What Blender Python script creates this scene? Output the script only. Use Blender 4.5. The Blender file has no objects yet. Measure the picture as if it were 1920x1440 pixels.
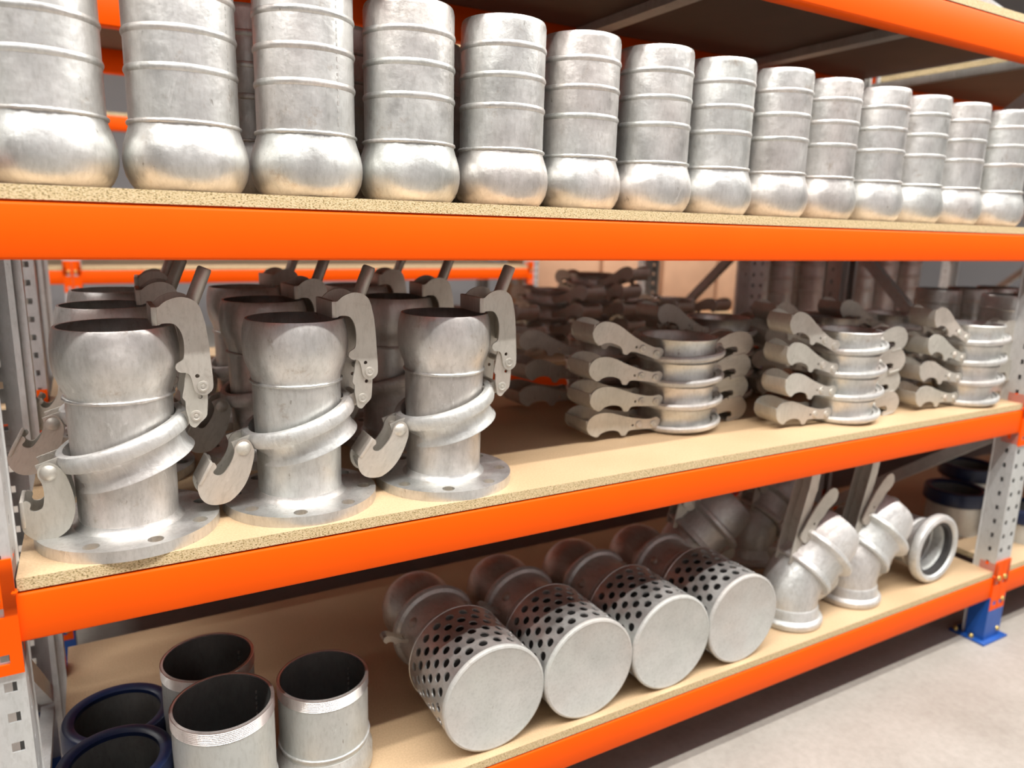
import bpy, bmesh, math, random
from mathutils import Vector, Matrix
random.seed(7)
D = bpy.data
SC = bpy.context.scene
COL = SC.collection
PI = math.pi

# ------------------------------------------------------------------ camera
cam = D.cameras.new('camera')
cam_ob = D.objects.new('camera', cam); COL.objects.link(cam_ob)
SC.camera = cam_ob
R_ = Vector((0.87014036, -0.49207158, 0.02685725))
D_ = Vector((-0.08024071, -0.19524144, -0.97746724))
F_ = Vector((0.4862275, 0.84837865, -0.20937163))
m = Matrix.Identity(4)
for i in range(3):
    m[i][0] = R_[i]; m[i][1] = -D_[i]; m[i][2] = -F_[i]
m[0][3], m[1][3], m[2][3] = 0.0, -1.2, 1.374
cam_ob.matrix_world = m
cam.sensor_width = 36.0
cam.lens = 1381.72 / 1920 * 36
cam.clip_start = 0.02
cam.dof.use_dof = True
cam.dof.focus_distance = 1.27
cam.dof.aperture_fstop = 2.5

# ------------------------------------------------------------------ world, lights, exposure
w = D.worlds.new('world'); SC.world = w; w.use_nodes = True
w.node_tree.nodes['Background'].inputs[0].default_value = (0.88, 0.90, 1.0, 1)
w.node_tree.nodes['Background'].inputs[1].default_value = 0.85
SC.view_settings.view_transform = 'Standard'
SC.view_settings.look = 'None'
SC.view_settings.gamma = 1
SC.view_settings.use_curve_mapping = False
SC.view_settings.exposure = -0.05
STRIPS = [(-1.47, 4.2, -3.2, 7.2, 330.0), (-0.95, 4.2, -3.2, 7.2, 230.0), (3.3, 4.2, -3.2, 7.2, 330.0)]   # aisle LED lines: y, z, x0, x1, power


# ------------------------------------------------------------------ materials
def mat(name):
    mt = D.materials.new(name); mt.use_nodes = True
    nt = mt.node_tree
    return mt, nt, nt.nodes['Principled BSDF']


def nd(nt, typ, **kw):
    n = nt.nodes.new(typ)
    for k, v in kw.items():
        if k in n.inputs: n.inputs[k].default_value = v
        else: setattr(n, k, v)
    return n


def ramp(nt, src, stops):
    r = nt.nodes.new('ShaderNodeValToRGB')
    cr = r.color_ramp
    while len(cr.elements) > len(stops): cr.elements.remove(cr.elements[-1])
    while len(cr.elements) < len(stops): cr.elements.new(0.5)
    for e, (p, c) in zip(cr.elements, stops):
        e.position = p; e.color = (c[0], c[1], c[2], 1)
    nt.links.new(src, r.inputs[0])
    return r


def coords(nt, scale=(1, 1, 1), rnd=True):
    tc = nt.nodes.new('ShaderNodeTexCoord')
    mp = nt.nodes.new('ShaderNodeMapping'); mp.inputs['Scale'].default_value = scale
    nt.links.new(tc.outputs['Object'], mp.inputs[0])
    if rnd:
        oi = nt.nodes.new('ShaderNodeObjectInfo')
        ml = nt.nodes.new('ShaderNodeMath'); ml.operation = 'MULTIPLY'; ml.inputs[1].default_value = 37.0
        nt.links.new(oi.outputs['Random'], ml.inputs[0])
        cb = nt.nodes.new('ShaderNodeCombineXYZ')
        for k in range(3): nt.links.new(ml.outputs[0], cb.inputs[k])
        nt.links.new(cb.outputs[0], mp.inputs['Location'])
    return mp.outputs[0]


def metal(name, lo, hi, stain, rough=(0.28, 0.5), metallic=0.85, bump=0.15, stain_amt=0.5):
    mt, nt, b = mat(name)
    v = coords(nt)
    n1 = nd(nt, 'ShaderNodeTexNoise', Scale=11.0, Detail=9.0, Roughness=0.72); nt.links.new(coords(nt, (1, 1, 0.55)), n1.inputs['Vector'])
    r0 = ramp(nt, n1.outputs[0], [(0.3, lo), (0.7, hi)])
    n0 = nd(nt, 'ShaderNodeTexNoise', Scale=5.0, Detail=2.0); nt.links.new(coords(nt, (1, 1, 0.4)), n0.inputs['Vector'])
    rr = ramp(nt, n0.outputs[0], [(0.35, (0.98, 1.0, 0.99)), (0.5, (1, 1, 1)), (0.66, (1.0, 0.95, 0.93))])
    r1 = nt.nodes.new('ShaderNodeMixRGB'); r1.blend_type = 'MULTIPLY'; r1.inputs[0].default_value = 1.0
    nt.links.new(r0.outputs[0], r1.inputs[1]); nt.links.new(rr.outputs[0], r1.inputs[2])
    n2 = nd(nt, 'ShaderNodeTexNoise', Scale=22.0, Detail=8.0, Roughness=0.75); nt.links.new(v, n2.inputs['Vector'])
    r2 = ramp(nt, n2.outputs[0], [(0.58, (0, 0, 0)), (0.74, (stain_amt,) * 3)])
    mx = nt.nodes.new('ShaderNodeMixRGB'); mx.inputs[2].default_value = (*stain, 1)
    nt.links.new(r2.outputs[0], mx.inputs[0]); nt.links.new(r1.outputs[0], mx.inputs[1])
    # fine dark specks and scratches
    v3 = coords(nt, (1, 1, 0.35))
    n4 = nd(nt, 'ShaderNodeTexNoise', Scale=75.0, Detail=4.0, Roughness=0.7); nt.links.new(v3, n4.inputs['Vector'])
    r4 = ramp(nt, n4.outputs[0], [(0.67, (0, 0, 0)), (0.73, (0.7,) * 3)])
    m2 = nt.nodes.new('ShaderNodeMixRGB'); m2.inputs[2].default_value = (0.20, 0.17, 0.14, 1)
    nt.links.new(r4.outputs[0], m2.inputs[0]); nt.links.new(mx.outputs[0], m2.inputs[1])
    # pale zinc spatter and long fine drag marks
    n6 = nd(nt, 'ShaderNodeTexNoise', Scale=48.0, Detail=6.0, Roughness=0.8, Distortion=1.2); nt.links.new(v3, n6.inputs['Vector'])
    r6 = ramp(nt, n6.outputs[0], [(0.60, (0, 0, 0)), (0.70, (0.6,) * 3)])
    m3 = nt.nodes.new('ShaderNodeMixRGB'); m3.inputs[2].default_value = (*[min(1, c * 1.12) for c in hi], 1)
    nt.links.new(r6.outputs[0], m3.inputs[0]); nt.links.new(m2.outputs[0], m3.inputs[1])
    n7 = nd(nt, 'ShaderNodeTexNoise', Scale=170.0, Detail=3.0, Roughness=0.6); nt.links.new(coords(nt, (1, 1, 0.3)), n7.inputs['Vector'])
    r7 = ramp(nt, n7.outputs[0], [(0.36, (0.70, 0.69, 0.67)), (0.5, (1, 1, 1))])
    m4 = nt.nodes.new('ShaderNodeMixRGB'); m4.blend_type = 'MULTIPLY'; m4.inputs[0].default_value = 0.3
    nt.links.new(m3.outputs[0], m4.inputs[1]); nt.links.new(r7.outputs[0], m4.inputs[2])
    nt.links.new(m4.outputs[0], b.inputs['Base Color'])
    b.inputs['Metallic'].default_value = metallic
    n3 = nd(nt, 'ShaderNodeTexNoise', Scale=16.0, Detail=5.0); nt.links.new(v, n3.inputs['Vector'])
    mr = nd(nt, 'ShaderNodeMapRange'); mr.inputs[1].default_value = 0.3; mr.inputs[2].default_value = 0.7
    mr.inputs[3].default_value = rough[0]; mr.inputs[4].default_value = rough[1]
    nt.links.new(n3.outputs[0], mr.inputs[0]); nt.links.new(mr.outputs[0], b.inputs['Roughness'])
    if bump:
        n5 = nd(nt, 'ShaderNodeTexNoise', Scale=55.0, Detail=4.0); nt.links.new(v, n5.inputs['Vector'])
        bp = nd(nt, 'ShaderNodeBump', Strength=bump, Distance=0.004); nt.links.new(n5.outputs[0], bp.inputs['Height'])
        nt.links.new(bp.outputs[0], b.inputs['Normal'])
    return mt


def plain(name, col, rough=0.5, metallic=0.0, noise=0.0, scale=20.0, coat=0.0):
    mt, nt, b = mat(name)
    b.inputs['Roughness'].default_value = rough; b.inputs['Metallic'].default_value = metallic
    b.inputs['Coat Weight'].default_value = coat
    v = coords(nt)
    n1 = nd(nt, 'ShaderNodeTexNoise', Scale=scale, Detail=5.0); nt.links.new(v, n1.inputs['Vector'])
    a = tuple(c * (1 - noise) for c in col); z = tuple(min(1, c * (1 + noise)) for c in col)
    r = ramp(nt, n1.outputs[0], [(0.3, a), (0.7, z)])
    nt.links.new(r.outputs[0], b.inputs['Base Color'])
    return mt


M_GALV = metal('galvanised_steel', (0.50, 0.50, 0.48), (0.84, 0.835, 0.815), (0.40, 0.32, 0.24), (0.33, 0.55), 0.85, 0.25, 0.7)
M_CAST = metal('cast_galvanised', (0.52, 0.52, 0.505), (0.80, 0.80, 0.78), (0.36, 0.31, 0.26), (0.44, 0.64), 0.66, 0.45, 0.7)
M_PLATE = metal('zinc_plate', (0.52, 0.495, 0.44), (0.68, 0.65, 0.59), (0.30, 0.25, 0.20), (0.42, 0.6), 0.6, 0.08, 0.5)
M_CAP = metal('dull_zinc_sheet', (0.50, 0.50, 0.475), (0.64, 0.64, 0.61), (0.42, 0.39, 0.35), (0.5, 0.65), 0.35, 0.05, 0.5)
M_RACK = metal('galvanised_rack', (0.52, 0.53, 0.525), (0.68, 0.69, 0.685), (0.36, 0.34, 0.32), (0.35, 0.5), 0.4, 0.03, 0.3)
M_THREAD = metal('machined_steel', (0.70, 0.66, 0.63), (0.84, 0.80, 0.77), (0.5, 0.45, 0.42), (0.30, 0.42), 0.9, 0.0, 0.2)
M_SEAM = metal('grey_coated_pipe', (0.47, 0.49, 0.47), (0.60, 0.62, 0.60), (0.40, 0.40, 0.38), (0.42, 0.55), 0.45, 0.05, 0.3)
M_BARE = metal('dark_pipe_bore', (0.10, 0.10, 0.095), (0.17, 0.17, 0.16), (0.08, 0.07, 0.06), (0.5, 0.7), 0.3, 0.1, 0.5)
M_ORANGE = plain('orange_powder_coat', (0.93, 0.100, 0.0), 0.5, 0.0, 0.02, 8.0)
M_ORANGE.node_tree.nodes['Principled BSDF'].inputs['Specular IOR Level'].default_value = 0.12
M_BLUE = plain('blue_paint', (0.012, 0.085, 0.36), 0.4, 0.0, 0.1, 14.0)
M_NAVY = plain('dark_blue_plastic', (0.006, 0.014, 0.05), 0.36, 0.0, 0.25, 18.0)
M_RUBBER = plain('black_rubber', (0.035, 0.033, 0.032), 0.6, 0.0, 0.2, 30.0)
M_BRASS = plain('yellow_zinc_bolt', (0.62, 0.47, 0.16), 0.35, 0.9, 0.1, 60.0)
M_WHITE = plain('white_steel', (0.80, 0.80, 0.80), 0.4, 0.0, 0.03, 10.0)
M_WALL = plain('grey_wall_panel', (0.36, 0.35, 0.36), 0.7, 0.0, 0.04, 1.0)
M_CEIL = plain('light_ceiling', (0.72, 0.72, 0.72), 0.8, 0.0, 0.03, 1.0)
M_CARD = plain('cardboard', (0.60, 0.36, 0.22), 0.8, 0.0, 0.08, 5.0)
M_RED = plain('red_enamel', (0.55, 0.01, 0.01), 0.4, 0.0, 0.05, 8.0)


def mk_board():
    mt, nt, b = mat('chipboard_face')
    v = coords(nt, (1, 1, 1), False)
    n1 = nd(nt, 'ShaderNodeTexNoise', Scale=3.0, Detail=6.0); nt.links.new(v, n1.inputs['Vector'])
    r1 = ramp(nt, n1.outputs[0], [(0.3, (0.60, 0.42, 0.245)), (0.7, (0.70, 0.505, 0.31))])
    n2 = nd(nt, 'ShaderNodeTexNoise', Scale=260.0, Detail=4.0, Roughness=0.7); nt.links.new(v, n2.inputs['Vector'])
    r2 = ramp(nt, n2.outputs[0], [(0.35, (0.82, 0.80, 0.76)), (0.62, (1, 1, 1))])
    mx = nt.nodes.new('ShaderNodeMixRGB'); mx.blend_type = 'MULTIPLY'; mx.inputs[0].default_value = 1
    nt.links.new(r1.outputs[0], mx.inputs[1]); nt.links.new(r2.outputs[0], mx.inputs[2])
    nt.links.new(mx.outputs[0], b.inputs['Base Color']); b.inputs['Roughness'].default_value = 0.55
    me, nt, b = mat('chipboard_edge')
    v = coords(nt, (0.5, 1, 1), False)
    n1 = nd(nt, 'ShaderNodeTexNoise', Scale=620.0, Detail=3.0, Roughness=0.6); nt.links.new(v, n1.inputs['Vector'])
    r1 = ramp(nt, n1.outputs[0], [(0.34, (0.13, 0.09, 0.03)), (0.43, (0.50, 0.38, 0.18)), (0.52, (0.68, 0.53, 0.31)), (0.7, (0.78, 0.64, 0.42))])
    nt.links.new(r1.outputs[0], b.inputs['Base Color']); b.inputs['Roughness'].default_value = 0.8
    bp = nd(nt, 'ShaderNodeBump', Strength=0.5, Distance=0.002); nt.links.new(n1.outputs[0], bp.inputs['Height'])
    nt.links.new(bp.outputs[0], b.inputs['Normal'])
    return mt, me


M_BOARD, M_EDGE = mk_board()
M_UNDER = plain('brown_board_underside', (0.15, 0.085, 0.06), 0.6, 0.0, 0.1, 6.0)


def mk_floor():
    mt, nt, b = mat('concrete_floor')
    v = coords(nt, (1, 1, 1), False)
    n1 = nd(nt, 'ShaderNodeTexNoise', Scale=2.2, Detail=8.0, Roughness=0.65); nt.links.new(v, n1.inputs['Vector'])
    r1 = ramp(nt, n1.outputs[0], [(0.3, (0.35, 0.32, 0.28)), (0.7, (0.47, 0.44, 0.395))])
    n2 = nd(nt, 'ShaderNodeTexNoise', Scale=45.0, Detail=6.0, Roughness=0.7); nt.links.new(v, n2.inputs['Vector'])
    r2 = ramp(nt, n2.outputs[0], [(0.3, (0.86, 0.85, 0.84)), (0.6, (1, 1, 1))])
    mx = nt.nodes.new('ShaderNodeMixRGB'); mx.blend_type = 'MULTIPLY'; mx.inputs[0].default_value = 1
    nt.links.new(r1.outputs[0], mx.inputs[1]); nt.links.new(r2.outputs[0], mx.inputs[2])
    nt.links.new(mx.outputs[0], b.inputs['Base Color']); b.inputs['Roughness'].default_value = 0.5
    return mt


M_FLOOR = mk_floor()
M_LED, _nt, _b = mat('led_diffuser')
_b.inputs['Emission Color'].default_value = (1, 0.97, 0.93, 1); _b.inputs['Emission Strength'].default_value = 6.0


# ------------------------------------------------------------------ mesh helpers
def finish(bm, name, angle=35, smooth=True):
    bmesh.ops.remove_doubles(bm, verts=bm.verts, dist=1e-6)
    bmesh.ops.recalc_face_normals(bm, faces=bm.faces)
    me = D.meshes.new(name); bm.to_mesh(me); bm.free()
    if smooth:
        me.polygons.foreach_set('use_smooth', [True] * len(me.polygons))
        me.set_sharp_from_angle(angle=math.radians(angle))
    return me


def lathe(prof, n=56, closed=False, name='lathe', angle=35, jitter=0.0):
    bm = bmesh.new()
    rings = []
    for (r, z) in prof:
        if r < 1e-6: rings.append([bm.verts.new((0, 0, z))])
        else:
            rings.append([bm.verts.new((r * math.cos(2 * PI * k / n), r * math.sin(2 * PI * k / n),
                                        z + (random.uniform(-jitter, jitter) if jitter else 0))) for k in range(n)])
    m_ = len(rings)
    for i in range(m_ if closed else m_ - 1):
        a, b = rings[i], rings[(i + 1) % m_]
        for k in range(n):
            k2 = (k + 1) % n
            if len(a) == 1 and len(b) == 1: continue
            if len(a) == 1: bm.faces.new((a[0], b[k], b[k2]))
            elif len(b) == 1: bm.faces.new((a[k], a[k2], b[0]))
            else: bm.faces.new((a[k], a[k2], b[k2], b[k]))
    return finish(bm, name, angle)


def ring_prof(R, r, z=0.0, n=12):
    return [(R + r * math.cos(2 * PI * k / n), z + r * math.sin(2 * PI * k / n)) for k in range(n)]


def torus(R, r, n=56, k=10, jitter=0.0, sz=1.0, name='ring'):
    bm = bmesh.new(); rows = []
    for i in range(n):
        a = 2 * PI * i / n
        rr = r * (1 + random.uniform(-jitter, jitter)); 
        rows.append([bm.verts.new(((R + rr * math.cos(2 * PI * j / k)) * math.cos(a), (R + rr * math.cos(2 * PI * j / k)) * math.sin(a),
                                   sz * rr * math.sin(2 * PI * j / k))) for j in range(k)])
    for i in range(n):
        for j in range(k):
            bm.faces.new((rows[i][j], rows[(i + 1) % n][j], rows[(i + 1) % n][(j + 1) % k], rows[i][(j + 1) % k]))
    return finish(bm, name, 60)


def catmull(pts, sub=3):
    out = []; n = len(pts)
    for i in range(n):
        p0, p1, p2, p3 = (Vector(pts[(i + j - 1) % n]) for j in range(4))
        for s in range(sub):
            t = s / sub
            out.append(0.5 * (2 * p1 + (p2 - p0) * t + (2 * p0 - 5 * p1 + 4 * p2 - p3) * t * t + (3 * p1 - p0 - 3 * p2 + p3) * t ** 3))
    return [(v[0], v[1]) for v in out]


def plate(outline, th, holes=(), smooth=2, name='plate'):
    """flat plate in the xz plane, thickness th centred on y = 0; holes = (x, z, r)"""
    pts = catmull(outline, smooth) if smooth else outline
    bm = bmesh.new()
    loops = [[(x, z) for x, z in pts]]
    for hx, hz, hr in holes:
        loops.append([(hx + hr * math.cos(2 * PI * k / 12), hz + hr * math.sin(2 * PI * k / 12)) for k in range(12)])
    es = []
    for lp in loops:
        vs = [bm.verts.new((x, -th / 2, z)) for x, z in lp]
        for k in range(len(vs)): es.append(bm.edges.new((vs[k], vs[(k + 1) % len(vs)])))
    bmesh.ops.triangle_fill(bm, edges=es, use_beauty=True, use_dissolve=False, normal=(0, -1, 0))
    r = bmesh.ops.extrude_face_region(bm, geom=list(bm.faces))
    bmesh.ops.translate(bm, verts=[v for v in r['geom'] if isinstance(v, bmesh.types.BMVert)], vec=(0, th, 0))
    return finish(bm, name, 30)


def box_bm(bm, x0, x1, y0, y1, z0, z1):
    v = [bm.verts.new((x, y, z)) for x in (x0, x1) for y in (y0, y1) for z in (z0, z1)]
    for f in ((0, 1, 3, 2), (4, 6, 7, 5), (0, 4, 5, 1), (2, 3, 7, 6), (0, 2, 6, 4), (1, 5, 7, 3)):
        bm.faces.new([v[i] for i in f])


def boxes(lst, name='box', bevel=0.0):
    bm = bmesh.new()
    for b in lst: box_bm(bm, *b)
    if bevel:
        bmesh.ops.bevel(bm, geom=list(bm.edges), offset=bevel, segments=2, affect='EDGES', profile=0.5)
    return finish(bm, name, 40)


def sweep(path, prof, closed_prof=True, name='sweep', up=(0, 1, 0), angle=40):
    """sweep a 2d profile (list of (a, b)) along a polyline; a along side vector, b along up-ish vector"""
    bm = bmesh.new(); P = [Vector(p) for p in path]; rows = []
    for i, p in enumerate(P):
        t = (P[min(i + 1, len(P) - 1)] - P[max(i - 1, 0)]).normalized()
        u = Vector(up); s = t.cross(u)
        if s.length < 1e-4: s = t.cross(Vector((1, 0, 0)))
        s.normalize(); u = s.cross(t).normalized()
        pr = prof(i / (len(P) - 1)) if callable(prof) else prof
        rows.append([bm.verts.new(p + s * a + u * b) for a, b in pr])
    k = len(rows[0])
    for i in range(len(rows) - 1):
        for j in range(k if closed_prof else k - 1):
            bm.faces.new((rows[i][j], rows[i + 1][j], rows[i + 1][(j + 1) % k], rows[i][(j + 1) % k]))
    if closed_prof:
        bm.faces.new(rows[0]); bm.faces.new(list(reversed(rows[-1])))
    return finish(bm, name, angle)


def circ(r, n=16): return [(r * math.cos(2 * PI * k / n), r * math.sin(2 * PI * k / n)) for k in range(n)]


# ------------------------------------------------------------------ object helpers
def ob(name, me, mt=None, parent=None, loc=(0, 0, 0), rot=(0, 0, 0), scale=(1, 1, 1)):
    o = D.objects.new(name, me); COL.objects.link(o)
    if me is not None and mt is not None and not me.materials: 
        for x in (mt if isinstance(mt, (list, tuple)) else [mt]): me.materials.append(x)
    o.parent = parent; o.location = loc; o.rotation_euler = rot; o.scale = scale
    return o


def tag(o, label, cat, group=None, kind=None):
    if label: o['label'] = label
    if cat: o['category'] = cat
    if group: o['group'] = group
    if kind: o['kind'] = kind
    return o


def thing(name, label, cat, loc=(0, 0, 0), rot=(0, 0, 0), group=None):
    return tag(ob(name, None, None, None, loc, rot), label, cat, group)


def copy_tree(o, parent=None):
    c = o.copy(); COL.objects.link(c); c.parent = parent
    for ch in list(o.children): copy_tree(ch, c)
    return c


def place(proto, first, label, loc, rot=(0, 0, 0), group=None, scale=None):
    o = proto if first else copy_tree(proto)
    o.location = loc; o.rotation_euler = rot
    if scale: o.scale = scale
    o['label'] = label
    if group: o['group'] = group
    return o


ORD = ['first', 'second', 'third', 'fourth', 'fifth', 'sixth', 'seventh', 'eighth', 'ninth', 'tenth', 'eleventh', 'twelfth',
       'thirteenth', 'fourteenth', 'fifteenth', 'sixteenth']

# ------------------------------------------------------------------ the hall
fl = ob('floor', boxes([(-9, 12, -7, 9, -0.1, 0.0)], 'floor'), M_FLOOR); fl['kind'] = 'structure'
wb = ob('wall_back', boxes([(-9, 12, 9.0, 9.2, 0, 6.2)], 'wall_back'), M_WALL); wb['kind'] = 'structure'
for nm, xx in (('wall_left', -9.2), ('wall_right', 12.0)):
    q = ob(nm, boxes([(xx, xx + 0.2, -7, 9.2, 0, 6.2)], nm), M_WALL); q['kind'] = 'structure'
wf = ob('wall_front_blocker', boxes([(-9, 12, -4.6, -4.4, 0, 6.2)], 'wall_front_blocker'), M_WALL); wf['kind'] = 'structure'  # unseen wall, added to block level world light from the front
# roof opening made up to admit world light over the front aisle; rest closed
ce = ob('ceiling', boxes([(-9, 12, 0.6, 9.2, 6.2, 6.4), (-9, -3.5, -4.4, 0.6, 6.2, 6.4), (7.5, 12, -4.4, 0.6, 6.2, 6.4)], 'ceiling'), M_CEIL); ce['kind'] = 'structure'

for i, (y, z, x0, x1, pw) in enumerate(STRIPS):
    t = thing('linear_light', ['long white LED strip light over the front aisle, farther from the rack', 'long white LED strip light over the front aisle, nearer the rack', 'long white LED strip light hung over the aisle behind the racks'][i],
              'light', ((x0 + x1) / 2, y, z))
    L = (x1 - x0) / 2
    ob('housing', boxes([(-L, L, -0.045, 0.045, 0.012, 0.08)], 'housing'), M_WHITE, t)
    ob('diffuser', boxes([(-L, L, -0.035, 0.035, 0.0, 0.012)], 'diffuser'), M_LED, t)
    for s in (-0.7, 0.0, 0.7):
        ob('suspension_rod', lathe([(0.004, 0.08), (0.004, 6.195 - z)], 8, name='rod'), M_RACK, t, (L * s, 0, 0))
    la = D.lights.new('led_strip', 'AREA'); la.shape = 'RECTANGLE'; la.size = 2 * L; la.size_y = 0.07
    la.energy = pw; la.color = (1.0, 0.97, 0.93)
    ob('lamp', la, None, t, (0, 0, -0.004))

# ------------------------------------------------------------------ racking
Z_L, Z_M, Z_U, Z_T = 0.2644, 0.8573, 1.4135, 1.973      # board tops
BT = 0.0195                                           # board thickness
BH = 0.080                                            # beam height
XL, XR = -0.131, 2.607                                # clear bay
DEPTH = 0.80


def upright_mesh(h, pitch=0.05, z0=0.0):
    """open C profile with two columns of slots in the face and one in each flank; local x centred, y from 0 into the rack"""
    bm = bmesh.new()
    xs = [-0.045, -0.033, -0.017, 0.017, 0.033, 0.045]
    zs = [z0]
    z = z0 + 0.03
    while z + 0.02 < h:
        zs += [z, z + 0.016]; z += pitch
    zs.append(h)

    def sheet(us, holes, f):
        vv = [[bm.verts.new(f(u, q)) for q in zs] for u in us]
        for i in range(len(us) - 1):
            for j in range(len(zs) - 1):
                if i in holes and j % 2 == 1: continue
                bm.faces.new((vv[i][j], vv[i + 1][j], vv[i + 1][j + 1], vv[i][j + 1]))
    sheet(xs, (1, 3), lambda u, q: (u, 0, q))
    ys = [0, 0.022, 0.032, 0.068]
    sheet(ys, (1,), lambda u, q: (-0.045, u, q)); sheet(ys, (1,), lambda u, q: (0.045, u, q))
    for s in (-1, 1):
        a = [bm.verts.new((s * x, y, q)) for q in (z0, h) for x, y in ((0.045, 0.068), (0.030, 0.068), (0.030, 0.080), (0.018, 0.080))]
        for k in range(3): bm.faces.new((a[k], a[k + 1], a[k + 5], a[k + 4]))
    bmesh.ops.remove_doubles(bm, verts=bm.verts, dist=1e-6)
    bmesh.ops.recalc_face_normals(bm, faces=bm.faces)
    bmesh.ops.solidify(bm, geom=list(bm.faces), thickness=0.0022)
    return finish(bm, 'upright', 30)


UP = upright_mesh(2.9)
FOOT_PLATE = boxes([(-0.075, 0.075, -0.022, 0.10, 0.0, 0.007)], 'foot_plate', 0.001)
FOOT_SLEEVE = sweep([(0, 0, 0.007), (0, 0, 0.165)], [(-0.049, -0.004), (0.049, -0.004), (0.049, 0.06), (0.046, 0.06), (0.046, -0.001), (-0.046, -0.001), (-0.046, 0.06), (-0.049, 0.06)], True, 'foot_sleeve', up=(0, 1, 0))
BOLT = lathe([(0, 0.006), (0.005, 0.006), (0.008, 0.004), (0.009, 0.0), (0, 0)], 12, name='bolt')
CPROF = [(-0.02, -0.014), (0.02, -0.014), (0.02, -0.0115), (-0.0175, -0.0115), (-0.0175, 0.0115), (0.02, 0.0115), (0.02, 0.014), (-0.02, 0.014)]


def rack_frame(xc, y0, y1, label, group, feet=True, zig=1, skip=()):
    f = thing('rack_frame', label, 'rack frame', (xc, 0, 0), group=group)
    ob('upright', UP, M_RACK, f, (0, y0, 0)); ob('upright', UP, M_RACK, f, (0, y1, 0), (0, 0, PI))
    if feet:
        for y, r in ((y0, 0), (y1, PI)):
            sl = ob('foot_sleeve', FOOT_SLEEVE, M_BLUE, f, (0, y, 0), (0, 0, r))
            pl = ob('foot_plate', FOOT_PLATE, M_BLUE, f, (0, y, 0), (0, 0, r))
            for bx, by in ((-0.06, 0.085), (0.06, 0.085), (-0.062, 0.03)): ob('anchor_bolt', BOLT, M_BRASS, pl, (bx, by, 0.007), (0, 0, 0), (1, 1, 2.2))
            for bz in (0.035, 0.15): ob('sleeve_bolt', BOLT, M_RACK, sl, (0.030, -0.004, bz), (PI / 2, 0, 0))
    a, b = y0 + 0.055, y1 - 0.055
    nodes = [(b, 0.22), (a, 0.75), (b, 1.36), (a, 1.9), (b, 2.45)] if zig > 0 else [(a, 0.22), (b, 0.75), (a, 1.36), (b, 1.9), (a, 2.45)]
    for q, ((ya, za), (yb, zb)) in enumerate(zip(nodes, nodes[1:])):
        if q in skip: continue
        ob('diagonal_brace', sweep([(0, ya, za), (0, yb, zb)], CPROF, True, 'brace', up=(1, 0, 0)), M_RACK, f)
    for zz in (0.18, 1.925, 2.6):
        ob('cross_brace', sweep([(0, a, zz), (0, b, zz)], [(p * 0.6, q) for p, q in CPROF], True, 'brace', up=(1, 0, 0)), M_RACK, f)
    return f


FA, FB = (0, DEPTH), (1.20, 2.0)
WX = 0.045
CL, CR = XL - WX, XR + WX
rack_frame(CL, *FA, 'slotted steel rack frame at the left edge beside the blue collared pipes', None, skip=(1,))
rack_frame(CR, *FA, 'slotted steel rack frame with blue foot at the right end of the bay', None)
rack_frame(CL, *FB, 'slotted steel rack frame behind the left column of flanged adapters', None, zig=-1)
rack_frame(CR, *FB, 'slotted steel rack frame of the rear rack behind the clamp coupling stacks', None, zig=-1)
rack_frame(CR + 2.83, *FA, 'far slotted rack frame at the end of the next bay on the right', None)
rack_frame(CR + 2.83, *FB, 'far slotted rack frame of the rear rack at the right', None, zig=-1)

# beams with end connectors ------------------------------------------------


def beam_mesh(L, h=BH):
    # box beam, front lip a little lower than the ledge that carries the board
    q = 0.0035
    prof = [(0.004, 0), (0.041, 0), (0.045, 0.004), (0.045, h - 0.001), (0.044, h), (0.009, h), (0.009, h - q), (0.004, h - q), (0.0012, h - q - 0.0012), (0, h - q - 0.004), (0, 0.004), (0.0012, 0.0012)]
    bm = bmesh.new()
    a = [bm.verts.new((0, y, z)) for y, z in prof]; b = [bm.verts.new((L, y, z)) for y, z in prof]
    n = len(prof)
    for k in range(n): bm.faces.new((a[k], a[(k + 1) % n], b[(k + 1) % n], b[k]))
    bm.faces.new(a); bm.faces.new(list(reversed(b)))
    return finish(bm, 'beam', 50)


def connector_mesh():
    # L-shaped hook plate: front leaf over the upright face, flank leaf folded into the rack, with cut-outs
    bm = bmesh.new()
    th = 0.004
    zs = [-0.045, -0.028, -0.012, 0.046, 0.061, 0.135]
    xs = [-0.044, -0.036, -0.016, 0.0]
    for i in range(3):
        for j in range(5):
            if i == 1 and j in (1, 3): continue
            box_bm(bm, xs[i], xs[i + 1], -th, 0.0, zs[j], zs[j + 1])
    box_bm(bm, -0.004, 0.0, 0.0, 0.052, -0.040, 0.128)
    bmesh.ops.remove_doubles(bm, verts=bm.verts, dist=1e-6)
    dup = {}
    for f in list(bm.faces):
        k = tuple(sorted(v.index for v in f.verts))
    bm.verts.index_update()
    for f in list(bm.faces): dup.setdefault(tuple(sorted(v.index for v in f.verts)), []).append(f)
    bmesh.ops.delete(bm, geom=[f for fs in dup.values() if len(fs) > 1 for f in fs], context='FACES_ONLY')
    return finish(bm, 'connector', 30)


CONN = connector_mesh()
CONN_R = CONN.copy()
for v in CONN_R.vertices: v.co.x = -v.co.x
CONN_R.flip_normals()
WELD = lathe([(0, -0.005), (0.004, -0.004), (0.0055, 0.0), (0.004, 0.004), (0, 0.005)], 10, name='weld')
BEAM_CACHE = {}


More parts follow.
